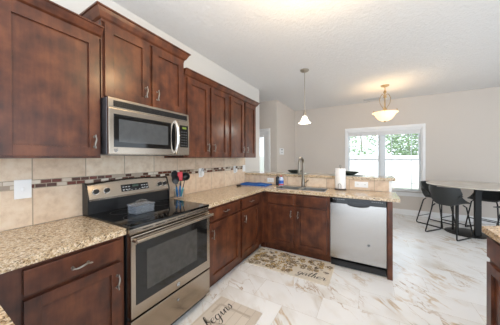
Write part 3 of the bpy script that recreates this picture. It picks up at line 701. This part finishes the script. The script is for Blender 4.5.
# ------------------------------------------------------------ counter items
def outlet(name, axis, p, w, h, label, kind=0, two=False):
    t = thing(name, p, label, 'outlet' if kind == 0 else 'switch')
    def bx(b, a0, a1, z0, z1, o0, o1, bev=0):
        if axis == 'x': b.box(p[0]+o0, p[0]+o1, p[1]+a0, p[1]+a1, p[2]+z0, p[2]+z1, bev)
        else: b.box(p[0]+a0, p[0]+a1, p[1]-o1, p[1]-o0, p[2]+z0, p[2]+z1, bev)
        return b
    bx(MB(), -w/2, w/2, -h/2, h/2, 0, .006, .002).build('cover_plate', WHITE, t)
    if kind == 1:
        bx(MB(), -.006, .006, -.012, .012, .006, .014, .002).build('toggle', WHITE, t)
    else:
        for s_ in (-1, 1):
            q = .02 if not two else .045
            da, dz = (0, s_*q) if h > w else (s_*q*1.0, 0)
            f_ = bx(MB(), da-.015, da+.015, dz-.013, dz+.013, .006, .008, .001).build('socket', PLATE, t)
            b = MB()
            for k in (-1, 1): bx(b, da+k*.006-.001, da+k*.006+.001, dz-.004, dz+.006, .008, .0084)
            b.build('slots', DKGREY, f_)
    return t
outlet('switch_plate', 'x', (.011, .432, 1.168), .080, .125, 'white switch plate on the tile left of the stove', 1)
outlet('wall_outlet', 'x', (.011, 2.10, 1.17), .075, .12, 'white outlet with a plug-in device right of the utensils')
outlet('wall_outlet', 'x', (.011, 2.92, 1.175), .075, .12, 'white outlet with a plug-in device beneath the far cabinets')
outlet('switch_plate', 'x', (.011, 3.215, 1.18), .085, .12, 'white switch plate nearest the end of the tiled wall', 1)
outlet('wall_outlet', 'y', (.52, 3.269, .985), .12, .075, 'white sideways outlet above the blue mat on the bar tile')
outlet('wall_outlet', 'y', (1.90, 3.269, .992), .165, .08, 'white double sideways outlet right of the paper towels', two=True)
for (y, l) in ((2.10, 'white plug-in air freshener in the outlet right of the utensils'), (2.92, 'white plug-in air freshener in the outlet under the far cabinets')):
    t = thing('plug_in_freshener', (.0195, y, 1.16), l, 'air freshener')
    MB().box(.0195, .052, y-.024, y+.024, 1.13, 1.19, .01).build('body', WHITE, t)
    MB().lathe([(0, 0), (.016, 0), (.019, .01), (.018, .035), (.010, .045), (0, .045)], (.040, y+.012, 1.186), 14).build('refill', CLEAR, t, True)
# utensils in a clear crock
ux, uy, uz = .115, 1.64, .914
t = thing('utensil_crock', (ux, uy, uz), 'small clear crock holding kitchen utensils beside the stove', 'crock')
MB().lathe([(0, 0), (.050, 0), (.055, .01), (.058, .10), (.054, .10), (.050, .012), (0, .010)], (ux, uy, uz)).build('jar', CLEAR, t, True)
def utensil(name, label, a, lean, hand, head, hm, cat, spin=0, L=.24, gl=.10):
    """stands in the crock: coloured grip low, black shaft, head on top"""
    t = thing(name, (ux, uy, uz+.012), label, cat)
    d_ = Vector((math.cos(a)*math.sin(lean), math.sin(a)*math.sin(lean), math.cos(lean))); o = Vector((ux, uy, uz+.022))+Vector((math.cos(a), math.sin(a), 0))*.022
    MB().tube([o, o+d_*gl*.6, o+d_*gl], [.008, .010, .007], 8).build('grip', hand, t, True)
    MB().tube([o+d_*gl, o+d_*L], [.005, .004], 8).build('shaft', BLACKP, t, True)
    Yw = Vector((.66, .75, 0)); Yw = (Yw-d_*Yw.dot(d_)).normalized(); Xw = Yw.cross(d_)
    R = Matrix((Xw, Yw, d_)).transposed().to_4x4(); mt = Matrix.Translation(o+d_*L) @ Matrix.Rotation(spin, 4, d_) @ R
    b = MB()
    if head == 'spatula': b.box(-.006, .006, -.027, .027, -.005, .092, .005)
    elif head == 'turner': b.box(-.002, .002, -.042, .042, 0, .10, .002)
    elif head == 'ladle': b.lathe([(0, -.012), (.025, -.006), (.036, .012), (.040, .03), (.037, .03), (.033, .012), (.022, -.002), (0, -.007)], (0, 0, 0), 20, Matrix.Translation((0, 0, .035)) @ Matrix.Rotation(PI/2-.3, 4, 'Y'))
    elif head == 'spoon': b.lathe([(0, -.010), (.022, -.005), (.032, .006), (.029, .006), (.020, -.002), (0, -.006)], (0, 0, 0), 20, Matrix.Translation((0, 0, .04)) @ Matrix.Rotation(PI/2, 4, 'Y'), 1.45, 1)
    b.xf(mt @ (Matrix.Scale(1.22, 4) if head in ('ladle', 'spoon') else Matrix.Identity(4))).build('head', hm, t, head in ('ladle', 'spoon'))
SP = -math.radians(30)
utensil('spatula', 'silicone spatula with a red head standing tallest in the crock', -.3, .02, BLUEP, 'spatula', RED, 'spatula', 0, .185, .12)
utensil('ladle', 'black ladle with a round bowl at the right of the utensils', 1.0, .22, TEAL, 'ladle', BLACKP, 'ladle', 0, .175, .10)
utensil('serving_spoon', 'black serving spoon leaning left in the crock', -1.5, .16, BLUEP, 'spoon', BLACKP, 'spoon', 0, .15, .11)
utensil('slotted_turner', 'black turner standing behind the red spatula', 1.9, .12, TEAL, 'turner', BLACKP, 'turner', 0, .17, .10)
utensil('serving_spoon', 'black spoon with a teal grip at the back of the utensils', -2.5, .10, TEAL, 'spoon', BLACKP, 'spoon', 0, .19, .11)
# clear container on the cooktop
t = thing('clear_container', (.36, 1.03, .926), 'small clear plastic box with a lid on the black cooktop', 'container')
b = MB(); b.slab([.30, .304, .416, .42], [.955, .959, 1.106, 1.11], .926, .985, lambda x, y: not (.304 < x < .416 and .959 < y < 1.106)); b.box(.30, .42, .955, 1.11, .9255, .929); b.build('box', FROST, t)
l_ = MB().box(.295, .425, .95, 1.115, .986, .998, .004).build('lid', FROST, t)
MB().tube([(.36, .975, .997), (.36, .985, 1.018), (.36, 1.0325, 1.026), (.36, 1.08, 1.018), (.36, 1.09, .997)], .005, 8).build('lid_handle', CLEAR, l_, True)
# blue drying mat
b = MB(); t_ = b.b; nx, ny = 30, 20; g = {}
for k in (0, 1):
    for i in range(nx+1):
        for j in range(ny+1):
            u, w = i/nx, j/ny
            g[i, j, k] = t_.verts.new((.10+.47*u, 2.95+.27*w, .915+(.014*k)+(.006*k*(math.sin(u*9+w*3)+1)*.8)))
for i in range(nx):
    for j in range(ny):
        t_.faces.new((g[i, j, 1], g[i+1, j, 1], g[i+1, j+1, 1], g[i, j+1, 1])); t_.faces.new((g[i, j, 0], g[i, j+1, 0], g[i+1, j+1, 0], g[i+1, j, 0]))
for i in range(nx):
    for j, f_ in ((0, 1), (ny, -1)): t_.faces.new((g[i, j, 0], g[i+1, j, 0], g[i+1, j, 1], g[i, j, 1])[::f_])
for j in range(ny):
    for i, f_ in ((0, -1), (nx, 1)): t_.faces.new((g[i, j, 0], g[i, j+1, 0], g[i, j+1, 1], g[i, j, 1])[::f_])
tag(b.build('drying_mat', BLUE, None, True), 'blue cloth drying mat on the counter corner left of the sink', 'mat')
t = thing('sink_strainer', (.17, 2.80, .914), 'small round black strainer left of the blue mat', 'strainer')
MB().lathe([(0, 0), (.03, 0), (.042, .012), (.045, .020), (.038, .021), (.03, .010), (0, .008)], (.17, 2.80, .9145)).build('cup', BLACKP, t, True)
MB().lathe([(0, 0), (.008, .0), (.010, .012), (0, .015)], (.17, 2.80, .922), 12).build('knob', BLACKP, t, True)
# soap bottles
t = thing('soap_bottle', (.745, 3.19, .914), 'blue and white dish soap bottle with a red cap by the sink', 'bottle')
MB().lathe([(0, 0), (.036, 0), (.040, .01), (.040, .11), (.026, .135), (.010, .142), (0, .142)], (.745, 3.19, .9145), 20, None, 1, .75).build('bottle', plain('pale_blue_plastic', (200, 214, 240), .25), t, True)
MB().lathe([(0, 0), (.011, 0), (.011, .018), (.006, .026), (0, .026)], (.745, 3.19, 1.056), 14).build('cap', RED, t, True)
MB().lathe([(.0408, .035), (.0412, .035), (.0412, .085), (.0408, .085)], (.745, 3.19, .9145), 20, None, 1, .76).build('label_band', plain('blue_label', (40, 90, 190), .4), t, True)
MB().lathe([(.0408, .008), (.0412, .008), (.0412, .028), (.0408, .028)], (.745, 3.19, .9145), 20, None, 1, .76).build('label_stripe', RED, t, True)
t = thing('soap_pump', (.675, 3.215, .914), 'dark pump bottle left of the dish soap', 'bottle')
MB().lathe([(0, 0), (.030, 0), (.032, .01), (.032, .12), (.024, .14), (.012, .145), (0, .145)], (.675, 3.215, .9145), 20).build('bottle', plain('dark_amber', (30, 32, 40), .2), t, True)
MB().tube([(.675, 3.215, 1.055), (.675, 3.215, 1.085), (.675, 3.18, 1.088)], [.006, .006, .005], 8).build('pump', BLACKP, t, True)
# paper towel
px, py = 1.640, 3.185
t = thing('paper_towel_holder', (px, py, .914), 'upright dark paper towel holder on the counter right of the sink', 'holder')
MB().lathe([(0, 0), (.080, 0), (.080, .012), (.072, .018), (0, .018)], (px, py, .9145)).build('base', plain('dark_wood_base', (50, 34, 28), .35), t, True)
b = MB(); b.cyl((px, py, .93), (px, py, 1.235), .006); b.tube([(px+.015*math.cos(a)*.8, py, 1.248+.013*math.sin(a)) for a in [k*PI/8 for k in range(17)]], .003, 6); b.build('rod', NICKEL, t, True)
b = MB(); b.tube([(px-.018, py-.079, .93), (px-.018, py-.079, .985)]+[(px-.018*math.cos(k*PI/8), py-.079, .985+.02*math.sin(k*PI/8)) for k in range(1, 8)]+[(px+.018, py-.079, .985), (px+.018, py-.079, .93)], .0035, 6); b.build('tension_arm', NICKEL, t, True)
tag(MB().lathe([(.02, 0), (.069, 0), (.070, .004), (.070, .276), (.069, .28), (.02, .28), (.02, 0)], (px, py, .934), 36).build('paper_towel_roll', PAPER, None, True), 'white paper towel roll standing on its holder', 'paper towel')
# place settings on the bar
for (cx_, cy_, w_, bw, l1, l2) in ((.90, 3.43, .40, .125, 'grey placemat on the bar behind the faucet', 'dark shallow bowl on the bar behind the faucet'), (1.70, 3.43, .42, .170, 'grey placemat on the bar behind the paper towels', 'wide dark shallow bowl on the bar behind the paper towels')):
    b = MB(); b.box(cx_-w_/2, cx_+w_/2, cy_-.14, cy_+.14, 1.0985, 1.104, .002); tag(b.build('placemat', MAT), l1, 'placemat')
    tag(MB().lathe([(0, 0), (.45, 0), (.55, .004), (.92, .036), (1, .052), (.97, .053), (.88, .040), (.5, .010), (0, .008)], (0, 0, 0), 32, Matrix.Translation((cx_, cy_, 1.1045)) @ Matrix.Diagonal((bw, min(bw, .14), 1, 1))).build('shallow_bowl', BOWL, None, True), l2, 'bowl')
# thermostat
t = thing('thermostat', (XF, 5.0, 1.53), 'white thermostat on the wall between the patio door and the room corner', 'thermostat')
MB().box(XF, XF+.022, 4.86, 5.12, 1.45, 1.61, .006).build('housing', WHITE, t)
b = MB(); b.box(XF+.022, XF+.023, 4.95, 5.02, 1.56, 1.59); b.box(XF+.022, XF+.023, 4.95, 5.02, 1.50, 1.515); b.build('display', DKGREY, t)

# ------------------------------------------------------------ pendants
t = thing('pendant_lamp', (1.09, 3.35, H), 'single pendant with a small white bell shade over the sink', 'lamp')
MB().lathe([(0, 0), (.070, 0), (.070, -.014), (.05, -.028), (.015, -.034), (0, -.034)], (1.09, 3.35, H-.0005)).build('canopy', LAMPM, t, True)
MB().cyl((1.09, 3.35, H-.03), (1.09, 3.35, 2.10), .006).build('stem', LAMPM, t, True)
MB().lathe([(0, .10), (.012, .10), (.022, .07), (.026, .03), (.026, 0), (0, 0)], (1.09, 3.35, 2.03)).build('socket', LAMPM, t, True)
MB().lathe([(.018, .115), (.030, .108), (.044, .085), (.054, .052), (.074, .020), (.098, 0), (.095, -.001), (.070, .018), (.050, .050), (.040, .083), (.026, .103), (.016, .11)], (1.09, 3.35, 1.932), 32).build('shade', LAMPG, t, True)
lamp('pendant_bulb', 'POINT', (1.09, 3.35, 1.94), 5, (1, .93, .84), .03)
cx2, cy2 = 2.262, 4.875
t = thing('bowl_pendant', (cx2, cy2, H), 'larger scrolled chandelier with a glowing upturned glass bowl by the window', 'lamp')
BRASS = plain('antique_nickel', (190, 166, 128), .3, 1, .05)
MB().lathe([(0, 0), (.075, 0), (.07, -.015), (.04, -.03), (.01, -.036), (0, -.036)], (cx2, cy2, H-.0005)).build('canopy', BRASS, t, True)
MB().lathe([(.008, .75), (.008, .62), (.022, .60), (.030, .575), (.012, .55), (.010, .50), (.022, .48), (.012, .46), (.010, .30), (.03, .24), (.012, .2), (.009, .04), (.02, .01), (.012, -.01), (0, -.02)], (cx2, cy2, 2.075)).build('stem', BRASS, t, True)
for k in range(3):
    a = k*2*PI/3+.45; ca, sa = math.cos(a), math.sin(a)
    pr2 = smooth([(.012, 2.24), (.035, 2.34), (.09, 2.44), (.105, 2.54), (.06, 2.62), (.02, 2.59), (.035, 2.55)])
    MB().tube([(cx2+ca*q[0], cy2+sa*q[0], q[1]) for q in pr2], .006, 6).build('scroll_arm', BRASS, t, True)
    pr3 = smooth([(.012, 2.27), (.10, 2.235), (.19, 2.235), (.235, 2.28), (.228, 2.33), (.210, 2.31)])
    MB().tube([(cx2+ca*q[0], cy2+sa*q[0], q[1]) for q in pr3], .006, 6).build('bowl_arm', BRASS, t, True)
MB().lathe([(.218, .178), (.220, .170), (.185, .150), (.155, .10), (.115, .045), (.06, .014), (.01, .008), (.01, .014), (.06, .022), (.11, .053), (.148, .107), (.178, .156), (.212, .176)], (cx2, cy2, 2.075), 40).build('glass_bowl', LAMPW, t, True)
lamp('chandelier_bulb', 'POINT', (cx2, cy2, 2.30), 8, (1, .74, .44), .06)

# kitchen dome light, above the frame, source of the warm glints
t = thing('ceiling_dome_light', (1.7, 1.45, H), 'round dome light on the kitchen ceiling above the frame', 'lamp')
MB().lathe([(0, 0), (.17, 0), (.17, -.02), (.15, -.03), (0, -.03)], (1.7, 1.45, H-.0005)).build('base', NICKEL, t, True)
MB().lathe([(.15, -.03), (.145, -.07), (.10, -.105), (0, -.12), ], (1.7, 1.45, H)).build('dome', LAMPW, t, True)

# ------------------------------------------------------------ dining set
TX, TY, TZ = 3.60, 5.10, .885
t = thing('dining_table', (TX, TY, 0), 'round counter height table with a pale top and black posts', 'table')
MB().lathe([(0, -.022), (.64, -.022), (.655, -.016), (.66, -.006), (.655, 0), (0, 0)], (TX, TY, TZ), 64).build('tabletop', TABLE, t, True)
MB().lathe([(0, 0), (.285, 0), (.285, .010), (.27, .016), (0, .016)], (3.50, 5.17, 0.001), 48).build('base_plate', BLACKM, t, True)
for (qx, qy, hw) in ((3.345, 5.24, .013), (3.365, 5.10, .020), (3.605, 5.03, .038)): MB().box(qx-hw, qx+hw, qy-hw, qy+hw, .017, TZ-.045, .004).build('post', BLACKM, t)
MB().box(TX-.28, TX+.10, TY-.14, TY+.20, TZ-.045, TZ-.023, .004).build('top_plate', BLACKM, t)
def make_stool():
    t = thing('bar_stool', (0, 0, 0), 'x', 'stool', 'black shell stools round the dining table')
    # bucket shell: (u across, v from front lip through seat to back rim)
    nu, nv = 20, 22; b = MB(); tb = b.b; g = {}
    for j in range(nv+1):
        v = j/nv
        for i in range(nu+1):
            u = i/nu*2-1
            if v < .5:
                q = v/.5; y = .215-.34*q; z = .578-.045*math.sin(q*PI/2) - (.018*(1-q)**3)
                w = .205+.02*q
                side = abs(u)**4.0*(.01+.19*q**1.2)
            else:
                q = (v-.5)/.5; y = -.125-.115*math.sin(q*PI/2)**.9; z = .533+.325*q**1.15
                w = .225+.015*math.sin(q*PI)
                side = abs(u)**4.0*.20*(1-q)**1.3
            yy = y+(abs(u)**2.4)*(.0 if v < .5 else .115*min(1, (v-.5)/.25)*(1-.15*(v-.5)))
            zz = z+side
            g[i, j] = (u*w, yy, zz)
    for (o_, fl) in ((0, False),):
        V = {k: tb.verts.new(p) for k, p in g.items()}
        for i in range(nu):
            for j in range(nv): tb.faces.new((V[i, j], V[i+1, j], V[i+1, j+1], V[i, j+1]))
    bmesh.ops.recalc_face_normals(tb, faces=tb.faces); bmesh.ops.solidify(tb, geom=tb.faces[:], thickness=.012)
    b.build('shell', SHELL, t, True)
    for s_ in (-1, 1):
        x0, x1 = s_*.15, s_*.225
        pts = [(x0, -.09, .530), (s_*.175, -.125, .49), (x1, -.225, .03), (x1, -.215, .014), (x1, -.19, .0108), (x1, .19, .0108), (x1, .215, .014), (x1, .22, .03), (s_*.175, .14, .51), (x0, .10, .543)]
        MB().tube(pts, .0105, 8).build('sled_leg', BLACKM, t, True)
    MB().tube([(-.205, .188, .20), (.205, .188, .20)], .008, 8).build('footrest', BLACKM, t, True)
    MB().tube([(-.216, -.198, .14), (.216, -.198, .14)], .007, 8).build('rear_stretcher', BLACKM, t, True)
    return t
proto = make_stool()
ST = [(3.20, 4.89, -41, 'nearest black shell stool with its back to the kitchen at the left of the table'),
      (3.17, 5.57, -128, 'black shell stool nearest the window behind the left end of the table'),
      (3.93, 5.60, 138, 'black shell stool on the far side of the table seen between the posts'),
      (3.99, 4.78, 50, 'black shell stool at the right edge above the granite corner')]
for i, (x, y, a, l) in enumerate(ST):
    o = proto if i == 0 else copy_tree(proto)
    o.location = (x, y, 0.0); o.rotation_euler = (0, 0, math.radians(a)); o['label'] = l

GR = {'wall_cabinet': 'wall cabinets over the left counter', 'base_cabinet': 'dark cherry base cabinets', 'kitchen_mat': 'printed kitchen mats', 'placemat': 'place settings on the bar', 'shallow_bowl': 'bowls on the bar',
      'wall_outlet': 'outlets on the tile', 'switch_plate': 'switch plates on the tile', 'plug_in_freshener': 'plug-in fresheners', 'serving_spoon': 'spoons in the crock'}
for o in bpy.data.objects:
    k = o.name.split('.')[0]
    if k in GR and 'label' in o: o['group'] = GR[k]
    if '_w' in o: del o['_w']
